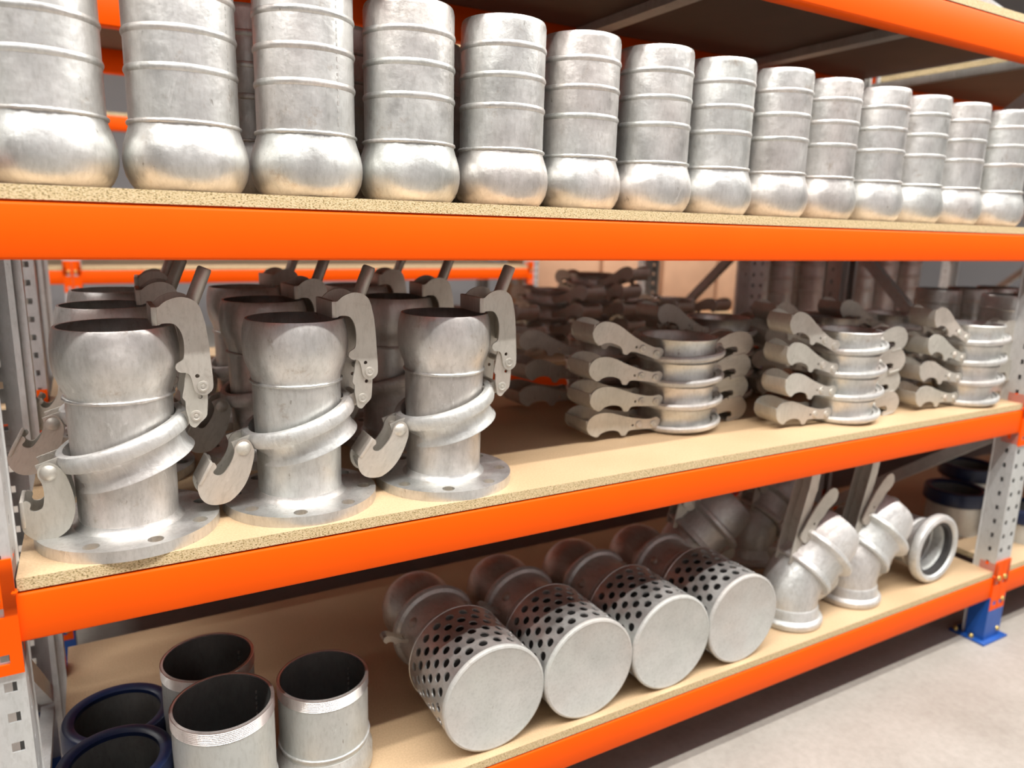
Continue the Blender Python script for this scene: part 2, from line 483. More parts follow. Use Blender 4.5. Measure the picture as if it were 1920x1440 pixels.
def beam(x0, x1, y, ztop, label, group=None, h=BH, back=False, mt=None):
    L = round(x1 - x0, 3)
    key = (L, h)
    if key not in BEAM_CACHE: BEAM_CACHE[key] = beam_mesh(L, h)
    t = thing('shelf_beam', label, 'beam', ((x0 if not back else x1), y, ztop - h), (0, 0, PI if back else 0), group)
    ob('rail', BEAM_CACHE[key], mt or M_ORANGE, t)
    a = ob('end_connector', CONN, mt or M_ORANGE, t, (0.0, -0.001, 0)); b = ob('end_connector', CONN_R, mt or M_ORANGE, t, (L, -0.001, 0))
    for c, s in ((a, -1), (b, 1)):
        ob('lock_bolt', BOLT, M_BRASS, c, (s * 0.027, -0.004, 0.074), (PI / 2, 0, 0))
        ob('weld_bead', WELD, mt or M_ORANGE, c, (s * 0.002, 0.0, h + 0.002))
    return t


def board(x0, x1, y0, y1, ztop, label, group=None):
    me = boxes([(x0, x1, y0, y1, -BT, 0)], 'shelf_board')
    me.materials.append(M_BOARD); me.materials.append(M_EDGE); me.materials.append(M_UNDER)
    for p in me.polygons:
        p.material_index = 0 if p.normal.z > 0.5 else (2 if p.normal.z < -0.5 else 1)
    return tag(ob('shelf_board', me, None, None, (0, 0, ztop)), label, 'board', group)


GAP = 0.0022
names = {'L': 'bottom', 'M': 'middle', 'U': 'upper', 'T': 'topmost'}
LEV = {'L': Z_L, 'M': Z_M, 'U': Z_U, 'T': Z_T}
what = {'L': 'under the perforated strainers', 'M': 'under the flanged adapters and clamp stacks', 'U': 'under the row of ribbed hose couplings', 'T': 'above the row of ribbed hose couplings'}
for k, zt in LEV.items():
    bt = zt - BT - GAP
    h = BH if k != 'T' else 0.088
    beam(XL, XR, 0.0, bt, 'long orange front shelf beam ' + what[k], h=h)
    beam(XL, XR, DEPTH, bt, 'orange rear shelf beam at the back edge of the board ' + what[k], h=h, back=True)
    board(XL + 0.002, XR - 0.001, 0.003, DEPTH + (0.08 if k == 'L' else -0.004), zt - GAP, 'tan chipboard shelf with speckled edge ' + what[k])
    for j in range(4):                                   # tie bars across the beams under the board
        if k in 'T':
            tag(ob('support_bar', sweep([(0, 0.045, 0), (0, DEPTH - 0.045, 0)], [(-0.024, -0.012), (0.024, -0.012), (0.024, 0.012), (-0.024, 0.012)], True, 'support_bar', up=(0, 0, 1)), M_RACK, None,
                   ([-0.06, 0.62, 1.33, 2.04][j], 0, bt - 0.013)), 'galvanised support bar under the topmost board, %s from the left' % ORD[j], 'support bar', 'bars under the topmost board')
    # next bay on the right
    x0, x1 = CR + WX, CR + 2.83 - WX
    beam(x0, x1, 0.0, bt, 'orange %s front beam of the next bay on the right' % names[k], h=h)
    beam(x0, x1, DEPTH, bt, 'orange %s rear beam of the next bay on the right' % names[k], h=h, back=True)
    board(x0 + 0.002, x1 - 0.002, 0.003, DEPTH - 0.004, zt - GAP, 'tan %s chipboard shelf of the next bay on the right' % names[k])
    # rear rack standing behind
    zb = bt if k != 'U' else bt
    beam(XL, XR, FB[0], zb, 'orange %s near beam of the rear rack' % names[k])
    beam(XL, XR, FB[1], zb, 'orange %s far beam of the rear rack' % names[k], back=True)
    board(XL + 0.002, XR - 0.002, FB[0] + 0.004, FB[1] - 0.004, zb + BT, '%s chipboard shelf of the rear rack' % names[k])
    beam(x0, x1, FB[0], zb, 'orange %s near beam of the right hand rear rack' % names[k])
    beam(x0, x1, FB[1], zb, 'orange %s far beam of the right hand rear rack' % names[k], back=True)
    board(x0 + 0.002, x1 - 0.002, FB[0] + 0.004, FB[1] - 0.004, zb + BT, '%s chipboard shelf of the right hand rear rack' % names[k])

# beams of the bay that continues to the left of the left frame: only their end plates reach the upright
for k, zt in LEV.items():
    beam(CL - WX - 1.2, CL - WX, 0.0, zt - BT - GAP, 'orange %s front beam of the bay beyond the left frame' % names[k])

# rack across the rear aisle ------------------------------------------------
YC = 3.8
for j, xc in enumerate((-2.9, -0.09, 3.03, 5.8)):
    rack_frame(xc, YC, YC + 0.9, 'blurred rack frame across the rear aisle, %s from the left' % ORD[j], 'frames across the rear aisle', zig=1)
for j, (xa, xb) in enumerate(((-2.855, -0.135), (-0.045, 2.985), (3.075, 5.755))):
    for k, zt in enumerate((0.25, 1.055 if j < 2 else 0.62, 1.93)):
        side = ('left', 'middle', 'right')[j]
        beam(xa, xb, YC, zt, 'blurred orange %s beam of the %s bay across the rear aisle' % (('bottom', 'middle', 'top')[k], side))
        board(xa + 0.003, xb - 0.003, YC + 0.004, YC + 0.9, zt + BT, 'pale %s board of the %s bay across the rear aisle' % (('bottom', 'middle', 'top')[k], side))


def carton(x, y, z, sx, sy, sz, label):
    t = thing('carton', label, 'box', (x, y, z), group='cartons across the rear aisle')
    ob('body', boxes([(-sx / 2, sx / 2, -sy / 2, sy / 2, 0, sz)], 'carton_body', 0.004), M_CARD, t)
    ob('packing_tape', boxes([(-0.03, 0.03, -sy / 2 - 0.001, sy / 2, sz - 0.08, sz + 0.001)], 'tape'), M_WHITE, t)


for j, (x, sx, sz) in enumerate(((3.42, 0.62, 0.62), (4.08, 0.62, 0.60), (4.75, 0.62, 0.62), (5.38, 0.55, 0.56))):
    carton(x, YC + 0.38, 0.62 + BT, sx, 0.6, sz, 'pale cardboard carton across the rear aisle, %s from the left' % ORD[j])

# ------------------------------------------------------------------ ribbed hose couplings (upper shelf)
WT = 0.004


def shell(outer, inner_off=WT):
    """open-ended wall: outer profile upward, inner back down"""
    return outer + [(r - inner_off, z) for r, z in reversed(outer)]


RT, RB = 0.0795, 0.0918
ball_prof = [(0.0735, 0.0), (0.0770, 0.003), (0.0830, 0.011), (0.0882, 0.022), (0.0910, 0.035), (RB, 0.046), (0.0911, 0.057), (0.0890, 0.068), (0.0860, 0.078), (0.0828, 0.087), (0.0806, 0.094), (RT + 0.0002, 0.104)]
ME_BALL = lathe(shell(ball_prof), 64, True, 'ball_end')
tail = [(RT, 0.100), (RT, 0.2), (RT, 0.318), (RT - 0.0015, 0.3255), (RT - 0.003, 0.328)]
ME_TAIL = lathe(shell(tail), 64, True, 'hose_tail')
ME_RIB = lathe([(RT - 0.001, -0.007), (RT + 0.0008, -0.005), (RT + 0.0022, -0.0015), (RT + 0.0023, 0.0005), (RT + 0.0012, 0.004), (RT - 0.001, 0.006)], 64, True, 'rib', 25)
ME_WELD = torus(RT + 0.0008, 0.0032, 90, 8, 0.22)


ME_SEAM = boxes([(RT - 0.001, RT + 0.0006, -0.0012, 0.0012, 0.112 + 0.011 * k, 0.1165 + 0.011 * k + 0.002 * (k % 3 == 0)) for k in range(19)], 'seam')


def hose_coupling():
    t = thing('hose_coupling', '', 'hose coupling')
    ob('ball_end', ME_BALL, M_GALV, t)
    ob('hose_tail', ME_TAIL, M_GALV, t)
    ob('seam_weld', ME_SEAM, M_GALV, t)
    ob('weld_bead', ME_WELD, M_GALV, t, (0, 0, 0.1))
    for z in (0.175, 0.228, 0.280): ob('hose_rib', ME_RIB, M_GALV, t, (0, 0, z))
    return t


hc = hose_coupling()
XP = [-0.0391, 0.1478, 0.3347, 0.5196, 0.705, 0.886, 1.073, 1.258, 1.442, 1.626, 1.814, 2.000, 2.184, 2.397]
for i, x in enumerate(XP):
    y = 0.100 + [0, 0.004, 0.0, 0.003, -0.003, 0.006, 0.0, 0.002, -0.002, 0.003, 0, 0.004, 0.002, -0.004][i]
    place(hc, i == 0, 'ribbed galvanised hose coupling, %s from the left in the front row of the upper shelf' % ORD[i], (x, y, Z_U - GAP), (0, 0, random.uniform(0, 6.28)), 'front row of ribbed hose couplings')
for i in range(11):
    x = 0.46 + 0.196 * i
    place(hc, False, 'shaded hose coupling behind the front row on the upper shelf, %s from the left' % ORD[i], (x, 0.345 + 0.01 * (i % 3), Z_U - GAP), (0, 0, random.uniform(0, 6.28)), 'shaded second row of hose couplings')
for i in range(10):  # third row added to keep rear light out of the upper shelf
    place(hc, False, 'added hose coupling in a third row blocking rear light on the upper shelf, %s from the left' % ORD[i], (0.52 + 0.2 * i, 0.60 + 0.01 * (i % 2), Z_U - GAP), (0, 0, i), 'added third row of hose couplings blocking rear light')
place(hc, False, 'shaded hose coupling glimpsed behind the second and third couplings from the left', (0.285, 0.31, Z_U - GAP), (0, 0, 1.0), 'shaded second row of hose couplings')
for i in range(3):
    place(hc, False, 'ribbed hose coupling standing in the next bay on the right, %s from the post' % ORD[i], (2.84 + 0.2 * i, 0.11, Z_U - GAP), (0, 0, i), 'hose couplings in the next bay')

# ------------------------------------------------------------------ lever hardware meshes
CHEEK = [(0.0579, 0.3768), (0.062, 0.3796), (0.0702, 0.3869), (0.0791, 0.3914), (0.0897, 0.3944), (0.1002, 0.3942), (0.1106, 0.3907), (0.1192, 0.3838), (0.124, 0.3739), (0.1269, 0.3622), (0.1298, 0.3484), (0.1316, 0.3325), (0.1331, 0.3166), (0.1342, 0.2966), (0.1351, 0.2805), (0.1361, 0.2643), (0.1363, 0.248), (0.1348, 0.241), (0.1308, 0.2362), (0.1251, 0.2326), (0.1177, 0.2327), (0.1114, 0.2359), (0.1069, 0.2423), (0.1051, 0.2525), (0.103, 0.2627), (0.0998, 0.2689), (0.0945, 0.2717), (0.0874, 0.2724), (0.0826, 0.2761), (0.0808, 0.2812), (0.083, 0.287), (0.0885, 0.2905), (0.0932, 0.2942), (0.095, 0.3029), (0.0957, 0.3147), (0.0952, 0.3264), (0.0924, 0.3382), (0.0876, 0.3472), (0.0818, 0.3522), (0.0732, 0.3535), (0.0645, 0.3529), (0.0584, 0.3512)]
LINK = [(0.0963, 0.2712), (0.103, 0.2627), (0.1174, 0.2596), (0.127, 0.2508), (0.1273, 0.2325), (0.1253, 0.2039), (0.1229, 0.1939), (0.1131, 0.1846), (0.1052, 0.1772), (0.0973, 0.1822), (0.0953, 0.1947), (0.0925, 0.2092), (0.0925, 0.2234), (0.0884, 0.2298), (0.0921, 0.2476)]
JHOOK = [(-0.1224, 0.1208), (-0.1215, 0.1309), (-0.1168, 0.1374), (-0.1082, 0.1403), (-0.1002, 0.1371), (-0.0909, 0.1286), (-0.0851, 0.1174), (-0.0799, 0.0978), (-0.0771, 0.0805), (-0.0768, 0.0635), (-0.0799, 0.047), (-0.0875, 0.0291), (-0.1004, 0.0187), (-0.1128, 0.0136), (-0.1246, 0.0138), (-0.1358, 0.0192), (-0.1434, 0.027), (-0.1491, 0.0364), (-0.1485, 0.0509), (-0.1474, 0.0631), (-0.1457, 0.0773), (-0.1423, 0.0829), (-0.1368, 0.0799), (-0.1352, 0.0759), (-0.1369, 0.0706), (-0.1356, 0.0663), (-0.13, 0.0643), (-0.1232, 0.0662), (-0.119, 0.0728), (-0.1167, 0.087), (-0.1166, 0.0994), (-0.1184, 0.11), (-0.1211, 0.1165)]
PA = (0.1074, 0.1975)          # link to ring
PB = (0.1200, 0.2473)          # hook to link
PJ = (-0.1080, 0.1239)         # J hook pivot
sh = lambda pts, o: [(x - o[0], z - o[1]) for x, z in pts]
ME_CHEEK = plate(sh(CHEEK, PB), 0.004, [(0.1126 - PB[0], 0.265 - PB[1], 0.0035)], 2, 'lever_plate')
ME_LINK = plate(sh(LINK, PA), 0.004, [(0.1156 - PA[0], 0.2288 - PA[1], 0.0035)], 2, 'link_plate')
ME_JHOOK = plate(sh(JHOOK, PJ), 0.004, (), 2, 'hook_plate')
ME_RIVET = lathe([(0, 0.0035), (0.0022, 0.0035), (0.003, 0.002), (0.0045, 0.002), (0.006, 0.003), (0.0085, 0.0025), (0.0095, 0.0), (0, 0.0)], 20, name='rivet')
ME_DOME = lathe([(0, 0.006), (0.005, 0.0052), (0.0095, 0.003), (0.0125, 0.0), (0, 0)], 20, name='rivet')
ME_PIN = lathe([(0, 0), (0.006, 0), (0.006, 1), (0, 1)], 12, name='pin')
HJ = 0.030                     # half spacing of hook plates
HW = 0.044                     # half spacing of cheeks


def lever(parent, loc, rot, handle=True):
    """lever with two cheeks, hung on its ring pivot; modelled standing up, hook opening to -x"""
    lv = ob('lever', ME_LINK, M_PLATE, parent, loc, rot)         # front link carries the rest
    k = lambda nm, me, mt, l, r=(0, 0, 0), s=(1, 1, 1): ob(nm, me, mt, lv, l, r, s)
    k('link_plate', ME_LINK, M_PLATE, (0, 2 * HW - 0.010, 0))
    bx, bz = PB[0] - PA[0], PB[1] - PA[1]
    k('lever_plate', ME_CHEEK, M_PLATE, (bx, -0.0045, bz)); k('lever_plate', ME_CHEEK, M_PLATE, (bx, 2 * HW - 0.0055, bz))
    k('rivet', ME_RIVET, M_PLATE, (bx, -0.0065, bz), (PI / 2, 0, 0)); k('rivet', ME_RIVET, M_PLATE, (0, -0.002, 0), (PI / 2, 0, 0))
    k('pivot_pin', ME_PIN, M_PLATE, (bx, -0.004, bz), (-PI / 2, 0, 0), (1, 1, 2 * HW)); k('pivot_pin', ME_PIN, M_PLATE, (0, 0, 0), (-PI / 2, 0, 0), (1, 1, 2 * HW - 0.012))
    k('hook_bridge', ME_BRIDGE, M_PLATE, (bx, 0, bz)); k('back_web', ME_WEB, M_PLATE, (bx, 0, bz))
    if handle: k('handle', ME_HANDLE, M_PLATE, (bx, HW - 0.005, bz))
    return lv


ME_BRIDGE = boxes([(0.0505 - PB[0], 0.0590 - PB[0], -0.009, 2 * HW - 0.001, 0.350 - PB[1], 0.380 - PB[1])], 'hook_bridge', 0.0015)
ME_WEB = sweep([(0.1215 - PB[0], 0, 0.377 - PB[1]), (0.1265 - PB[0], 0, 0.352 - PB[1]), (0.1305 - PB[0], 0, 0.316 - PB[1]), (0.132 - PB[0], 0, 0.285 - PB[1])],
               [(-0.002, -0.003), (0.002, -0.003), (0.002, 2 * HW - 0.006), (-0.002, 2 * HW - 0.006)], True, 'back_web', up=(0, 1, 0))
_h0, _h1 = Vector((0.108 - PB[0], 0, 0.362 - PB[1])), Vector((0.1395 - PB[0], 0, 0.438 - PB[1]))
ME_HANDLE = sweep([_h0, _h0.lerp(_h1, 0.5), _h0.lerp(_h1, 0.96), _h1], lambda t: [(a * (1 - 0.15 * (t > 0.97)), b * (1 - 0.1 * (t > 0.97))) for a, b in
                  [(0.0115 * math.cos(2 * PI * q / 14), 0.0165 * math.sin(2 * PI * q / 14)) for q in range(14)]], True, 'handle', up=(0, 1, 0))


def jhook(parent, loc, rot):
    jh = ob('hook', ME_JHOOK, M_PLATE, parent, loc, rot)
    k = lambda nm, me, l, r=(0, 0, 0), s=(1, 1, 1): ob(nm, me, M_PLATE, jh, l, r, s)
    k('hook_plate', ME_JHOOK, (0, 2 * HJ - 0.006, 0))
    k('rivet', ME_DOME, (0, -0.002, 0), (PI / 2, 0, 0))
    k('pivot_pin', ME_PIN, (0, 0, 0), (-PI / 2, 0, 0), (1, 1, 2 * HJ - 0.008))
    k('hook_bridge', ME_JBRIDGE, (0, 0, 0)); k('hook_web', ME_JWEB, (0, 0, 0))
    return jh


ME_JBRIDGE = boxes([(-0.1500 - PJ[0], -0.1440 - PJ[0], -0.004, 2 * HJ - 0.002, 0.040 - PJ[1], 0.083 - PJ[1])], 'hook_bridge', 0.0015)
ME_JWEB = sweep([(-0.139 - PJ[0], 0, 0.0305 - PJ[1]), (-0.125 - PJ[0], 0, 0.020 - PJ[1]), (-0.105 - PJ[0], 0, 0.0255 - PJ[1]), (-0.090 - PJ[0], 0, 0.041 - PJ[1]), (-0.083 - PJ[0], 0, 0.065 - PJ[1]), (-0.088 - PJ[0], 0, 0.10 - PJ[1])],
                [(-0.0015, 0.0), (0.0015, 0.0), (0.0015, 2 * HJ - 0.006), (-0.0015, 2 * HJ - 0.006)], True, 'hook_web', up=(0, 1, 0))
ME_LUG = boxes([(-0.030, 0.012, 0, 0.004, -0.012, 0.012)], 'lug', 0.001)

# ------------------------------------------------------------------ flanged ball adapters (middle shelf)
FR = 0.140


def flange_mesh():
    n = 64; bm = bmesh.new(); nh = 8; pcd = 0.118; hr = 0.0122
    outer = [(FR * math.cos(2 * PI * k / n), FR * math.sin(2 * PI * k / n)) for k in range(n)]
    inner = [(0.072 * math.cos(2 * PI * k / 32), 0.072 * math.sin(2 * PI * k / 32)) for k in range(32)]
    loops = [outer, inner] + [[(pcd * math.cos(2 * PI * (h + 0.5) / nh) + hr * math.cos(2 * PI * k / 16), pcd * math.sin(2 * PI * (h + 0.5) / nh) + hr * math.sin(2 * PI * k / 16)) for k in range(16)] for h in range(nh)]
    es = []
    for lp in loops:
        vs = [bm.verts.new((x, y, 0)) for x, y in lp]
        for k in range(len(vs)): es.append(bm.edges.new((vs[k], vs[(k + 1) % len(vs)])))
    bmesh.ops.triangle_fill(bm, edges=es, use_beauty=True, normal=(0, 0, 1))
    r = bmesh.ops.extrude_face_region(bm, geom=list(bm.faces))
    bmesh.ops.translate(bm, verts=[v for v in r['geom'] if isinstance(v, bmesh.types.BMVert)], vec=(0, 0, 0.019))
    return finish(bm, 'flange', 30)


ME_FLANGE = flange_mesh()
ME_ATUBE = lathe(shell([(0.0755, 0.004), (0.0762, 0.10), (0.0785, 0.17), (0.0790, 0.236)]), 64, True, 'tube')
ME_ABALL = lathe(shell([(0.0790, 0.232), (0.0794, 0.240), (0.0816, 0.250), (0.0858, 0.2605), (0.0900, 0.272), (0.0925, 0.285), (0.0934, 0.299), (0.0930, 0.313), (0.0917, 0.326), (0.0897, 0.337), (0.0874, 0.345), (0.0862, 0.3475)], 0.0045), 64, True, 'ball_end')
ME_FILLET = lathe([(0.074, 0.018), (0.0845, 0.019), (0.0815, 0.021), (0.0785, 0.0245), (0.0765, 0.030), (0.074, 0.030)], 64, True, 'weld_fillet', 30)
ME_CRING = lathe([(0.0895, 0.015), (0.0945, 0.0165), (0.0995, 0.0155), (0.1035, 0.011), (0.1050, 0.004), (0.1050, -0.005), (0.1030, -0.0105), (0.0985, -0.0125), (0.0940, -0.012), (0.0915, -0.014), (0.0895, -0.020), (0.0890, -0.030), (0.0905, -0.040), (0.0950, -0.048), (0.0955, -0.0505), (0.0940, -0.051), (0.0875, -0.040), (0.0862, -0.030), (0.0862, 0.0)], 72, True, 'clamp_ring', 30)


def adapter(jrot):
    t = thing('flanged_adapter', '', 'flanged adapter')
    ob('flange', ME_FLANGE, M_GALV, t, (0, 0, 0), (0, 0, random.uniform(-0.15, 0.15)))
    ob('tube', ME_ATUBE, M_GALV, t); ob('ball_end', ME_ABALL, M_GALV, t)
    ob('weld_bead', ME_WELD, M_GALV, t, (0, 0, 0.2345), (0, 0, 0), (0.995, 0.995, 1.0)); ob('weld_fillet', ME_FILLET, M_GALV, t)
    cr = ob('clamp_ring', ME_CRING, M_CAST, t, (0.001, 0, 0.160), (0, -0.31, 0))
    for y in (-1, 1):
        ob('lug', ME_LUG, M_PLATE, cr, (-0.098, y * (HJ - 0.006) - 0.005, 0.004)); ob('lug', ME_LUG, M_PLATE, cr, (0.106, y * (HW - 0.008) - 0.002, 0.003))
    lever(t, (PA[0], -HW - 0.004, PA[1]), (0, 0, 0))
    jhook(t, (PJ[0], -HJ - 0.010, PJ[1] + 0.002), (0, jrot, 0))
    return t


AD = [[(0.027, 0.135), (0.024, 0.450), (0.040, 0.780)], [(0.316, 0.148), (0.327, 0.480), (0.345, 0.81)], [(0.610, 0.143), (0.630, 0.480), (0.640, 0.81)]]
colname = ['left', 'middle', 'right']
protos = [adapter(0.0), adapter(0.50), adapter(0.62)]
for c in range(3):
    for r in (2, 1, 0):
        lab = ('%s of the three flanged adapters at the front of the middle shelf' % ['leftmost', 'middle one', 'rightmost'][c]) if r == 0 else \
            'shaded flanged adapter in the %s column, %s from the front' % (colname[c], ORD[r])
        src = protos[c] if r == 0 else (protos[c] if c else protos[1])
        o = src if r == 0 else copy_tree(src)
        o.location = (AD[c][r][0], AD[c][r][1], Z_M - GAP); o['label'] = lab; o['group'] = 'flanged ball adapters'
        o.rotation_euler = (0, 0, [0.0, 0.03, -0.03][c] + (0.05 * r if c == 1 else -0.03 * r))

# ------------------------------------------------------------------ clamp couplings in stacks (middle shelf)
H = 0.064
ME_KBODY = lathe([(0.0800, 0.002), (0.0860, 0.002), (0.0862, 0.020), (0.0840, 0.028), (0.0840, 0.046), (0.0862, 0.054), (0.0880, 0.059), (0.0895, 0.063), (0.0880, 0.065), (0.0835, 0.064), (0.0800, 0.055)], 56, True, 'ring_body', 30)
ME_KRING = lathe([(0.0860, -0.007), (0.0950, -0.009), (0.1000, -0.008), (0.1040, -0.003), (0.1045, 0.004), (0.1020, 0.009), (0.0990, 0.0095), (0.0975, 0.006), (0.0930, 0.003), (0.0860, 0.003)], 56, True, 'clamp_flange', 30)


KCHEEK = [(-0.1833, -0.0177), (-0.2021, -0.0104), (-0.2171, 0.01), (-0.2115, 0.0354), (-0.1927, 0.0493), (-0.1645, 0.0522), (-0.1363, 0.0470), (-0.1081, 0.0370), (-0.0752, 0.0270), (-0.0376, 0.0185), (-0.0094, 0.0160), (0.0094, 0.019), (0.0226, 0.0095), (0.0197, -0.0062), (0.0094, -0.0162), (-0.0141, -0.0145), (-0.047, -0.0120), (-0.0752, -0.0110), (-0.0855, -0.0150), (-0.0916, -0.0243), (-0.1057, -0.0235), (-0.1104, -0.0148), (-0.1222, -0.0065), (-0.1457, -0.0030), (-0.1645, -0.0060), (-0.1762, -0.0120)]
KCHEEK = [(x * 0.86, z * 0.90) for x, z in KCHEEK]
ME_KCHEEK = plate(KCHEEK, 0.004, [(-0.0605, 0.003, 0.0035)], 2, 'lever_plate')
KW = 0.040
ME_KWEB = sweep([(-0.1855, 0, 0.030), (-0.1845, 0, 0.010), (-0.1725, 0, -0.0085), (-0.158, 0, -0.0155)], [(-0.002, -KW), (0.002, -KW), (0.002, KW), (-0.002, KW)], True, 'hook_bridge', up=(0, 1, 0))
ME_KTONGUE = plate([(-KW, -0.010), (KW, -0.010), (KW, 0.008), (0.5 * KW, 0.016), (0, 0.010), (-0.5 * KW, 0.016), (-KW, 0.008)], 0.003, (), 0, 'tongue')


def clamp():
    t = thing('clamp_coupling', '', 'clamp coupling')
    ob('ring_body', ME_KBODY, M_GALV, t)
    ob('clamp_flange', ME_KRING, M_CAST, t, (0.005, 0, 0.0175), (0, -0.085, 0))
    lv = ob('lever', ME_KCHEEK, M_PLATE, t, (-0.100, -KW, 0.028))
    ob('lever_plate', ME_KCHEEK, M_PLATE, lv, (0, 2 * KW, 0))
    ob('hook_bridge', ME_KWEB, M_PLATE, lv, (0, KW, 0)); ob('tongue', ME_KTONGUE, M_PLATE, lv, (-0.150, KW, 0.004), (0.9, 0, PI / 2))
    ob('rivet', ME_RIVET, M_PLATE, lv, (0, -0.002, 0), (PI / 2, 0, 0)); ob('rivet', ME_RIVET, M_PLATE, lv, (-0.0425, -0.002, 0.0035), (PI / 2, 0, 0))
    ob('pivot_pin', ME_PIN, M_PLATE, lv, (0, 0, 0), (-PI / 2, 0, 0), (1, 1, 2 * KW)); ob('pivot_pin', ME_PIN, M_PLATE, lv, (-0.0425, 0, 0.0035), (-PI / 2, 0, 0), (1, 1, 2 * KW))
    jhook(t, (0.102, -HJ + 0.003, 0.030), (0, -PI / 2 - 0.16, 0))
    return t


kc = clamp()
ST = [((1.350, 0.268), 0.02, 'nearest the flanged adapters'), ((1.864, 0.135), -0.05, 'in the middle of the shelf edge'), ((2.428, 0.104), -0.05, 'nearest the right post')]
TILT = [[0, 0.01, 0.05, 0.22], [0.0, 0.06, 0.14, 0.22], [0.0, 0.06, 0.12, 0.2]]
LVL = ['lowest', 'second from bottom', 'third from bottom', 'topmost']
LEVROT = [[0.0, 0.05, 0.13, 0.30], [0.0, 0.10, 0.22, 0.34], [0.0, 0.10, 0.22, 0.34]]


def set_lever(o, a):
    for ch in o.children:
        if ch.name.startswith('lever'): ch.rotation_euler = (0, a, 0)


first = True
for s, ((x, y), rz, where) in enumerate(ST):
    for k in range(4):
        o = place(kc, first, '%s clamp coupling in the front stack %s' % (LVL[k], where), (x + random.uniform(-0.004, 0.004), y + random.uniform(-0.004, 0.004), Z_M - GAP + k * H + 0.002),
                  (0, 0, rz + random.uniform(-0.03, 0.03)), 'front stacks of clamp couplings')
        first = False
        o.scale = (1.14, 1.14, 0.96) if s == 0 else (1, 1, 1)
        if s == 0: o.location.z = Z_M - GAP + k * H * 0.96 + 0.002
        set_lever(o, LEVROT[s][k])
BST = [((1.35, 0.62), 0.05, 3, 'behind the stack nearest the flanged adapters'), ((1.72, 0.50), 0.0, 4, 'behind and between the first two front stacks'),
       ((2.14, 0.42), -0.1, 4, 'behind the middle front stack'), ((2.45, 0.40), -0.1, 4, 'behind the front stack nearest the right post')]
for (x, y), rz, n, where in BST:
    for k in range(n):
        o = place(kc, False, '%s shaded clamp coupling %s' % (LVL[k], where), (x + random.uniform(-0.006, 0.006), y + random.uniform(-0.006, 0.006), Z_M - GAP + k * H + 0.002),
                  (0, 0, rz + random.uniform(-0.1, 0.1)), 'rear stacks of clamp couplings')
        set_lever(o, 0.02 + 0.1 * k)

# piles in the rear rack: rings only a few pixels big
for i, (x, y, n) in enumerate(((1.22, 1.53, 3), (1.47, 1.55, 3), (1.73, 1.52, 4), (1.98, 1.55, 5), (2.24, 1.53, 3), (2.49, 1.55, 3))):
    for k in range(n):
        o = place(kc, False, '%s blurred clamp in the %s pile from the left, rear rack' % ((LVL + ['very top'])[k], ORD[i]), (x + random.uniform(-0.01, 0.01), y + random.uniform(-0.01, 0.01), Z_M - GAP + k * H + 0.003),
                  (0, 0, PI / 2 + random.uniform(-0.08, 0.08)), 'piles of couplings on the rear rack')
        set_lever(o, 0.02 + 0.06 * k)
for i, (x, y) in enumerate(((2.86, 1.42), (3.06, 1.44), (3.27, 1.42), (3.48, 1.43), (3.69, 1.42), (3.90, 1.43), (4.1, 1.42), (3.17, 1.66), (3.38, 1.65), (3.59, 1.66), (3.80, 1.65), (4.01, 1.66))):
    place(hc, False, 'blurred hose coupling on the rear rack, %s from the left in its %s row' % (ORD[i if i < 7 else i - 7], 'near' if i < 7 else 'far'), (x, y, Z_M - GAP), (0, 0, i), 'hose couplings on the rear rack', (1, 1, 1.32))
for i in range(7):
    place(hc, False, 'blurred ribbed hose coupling on the middle shelf of the next bay, %s from the post' % ORD[i], (2.84 + 0.21 * (i % 4), 0.22 + 0.25 * (i // 4), Z_M - GAP), (0, 0, i), 'hose couplings on the next bay middle shelf')

# ------------------------------------------------------------------ foot strainers (bottom shelf), axis along y, cap to the front
SR, SL = 0.121, 0.190


def perforated_square(R, L, nu=22, rows=6, y0=0.016, y1=None):
    y1 = y1 or L - 0.014
    bm = bmesh.new(); dz = (y1 - y0) / rows; da = 2 * PI / nu
    hr = 0.0102

    def P(a, z, r=R): return (r * math.cos(a), r * math.sin(a), z)
    sq = [(1, 0), (1, 1), (0.5, 1), (0, 1), (-0.5, 1), (-1, 1), (-1, 0), (-1, -1), (-0.5, -1), (0, -1), (0.5, -1), (1, -1)]
    for j in range(rows):
        zc = y0 + dz * (j + 0.5)
        for i in range(nu):
            ac = da * (i + (0.5 if j % 2 else 0.0))
            vo = [bm.verts.new(P(ac + x * da / 2, zc + y * dz / 2)) for x, y in sq]
            an = [math.atan2(y * dz / 2, x * da / 2 * R) for x, y in sq]
            vi = [bm.verts.new(P(ac + hr * math.cos(t) / R, zc + hr * math.sin(t))) for t in an]
            vd = [bm.verts.new(P(ac + hr * math.cos(t) / R, zc + hr * math.sin(t), R - 0.003)) for t in an]
            for s in range(12):
                s2 = (s + 1) % 12
                bm.faces.new((vo[s], vo[s2], vi[s2], vi[s])); bm.faces.new((vi[s], vi[s2], vd[s2], vd[s]))
    for za, zb in ((0.0, y0), (y1, L)):
        for i in range(96):
            a, b = 2 * PI * i / 96, 2 * PI * (i + 1) / 96
            bm.faces.new([bm.verts.new(P(*q)) for q in ((a, za), (b, za), (b, zb), (a, zb))])
    return finish(bm, 'perforated_wall', 40)


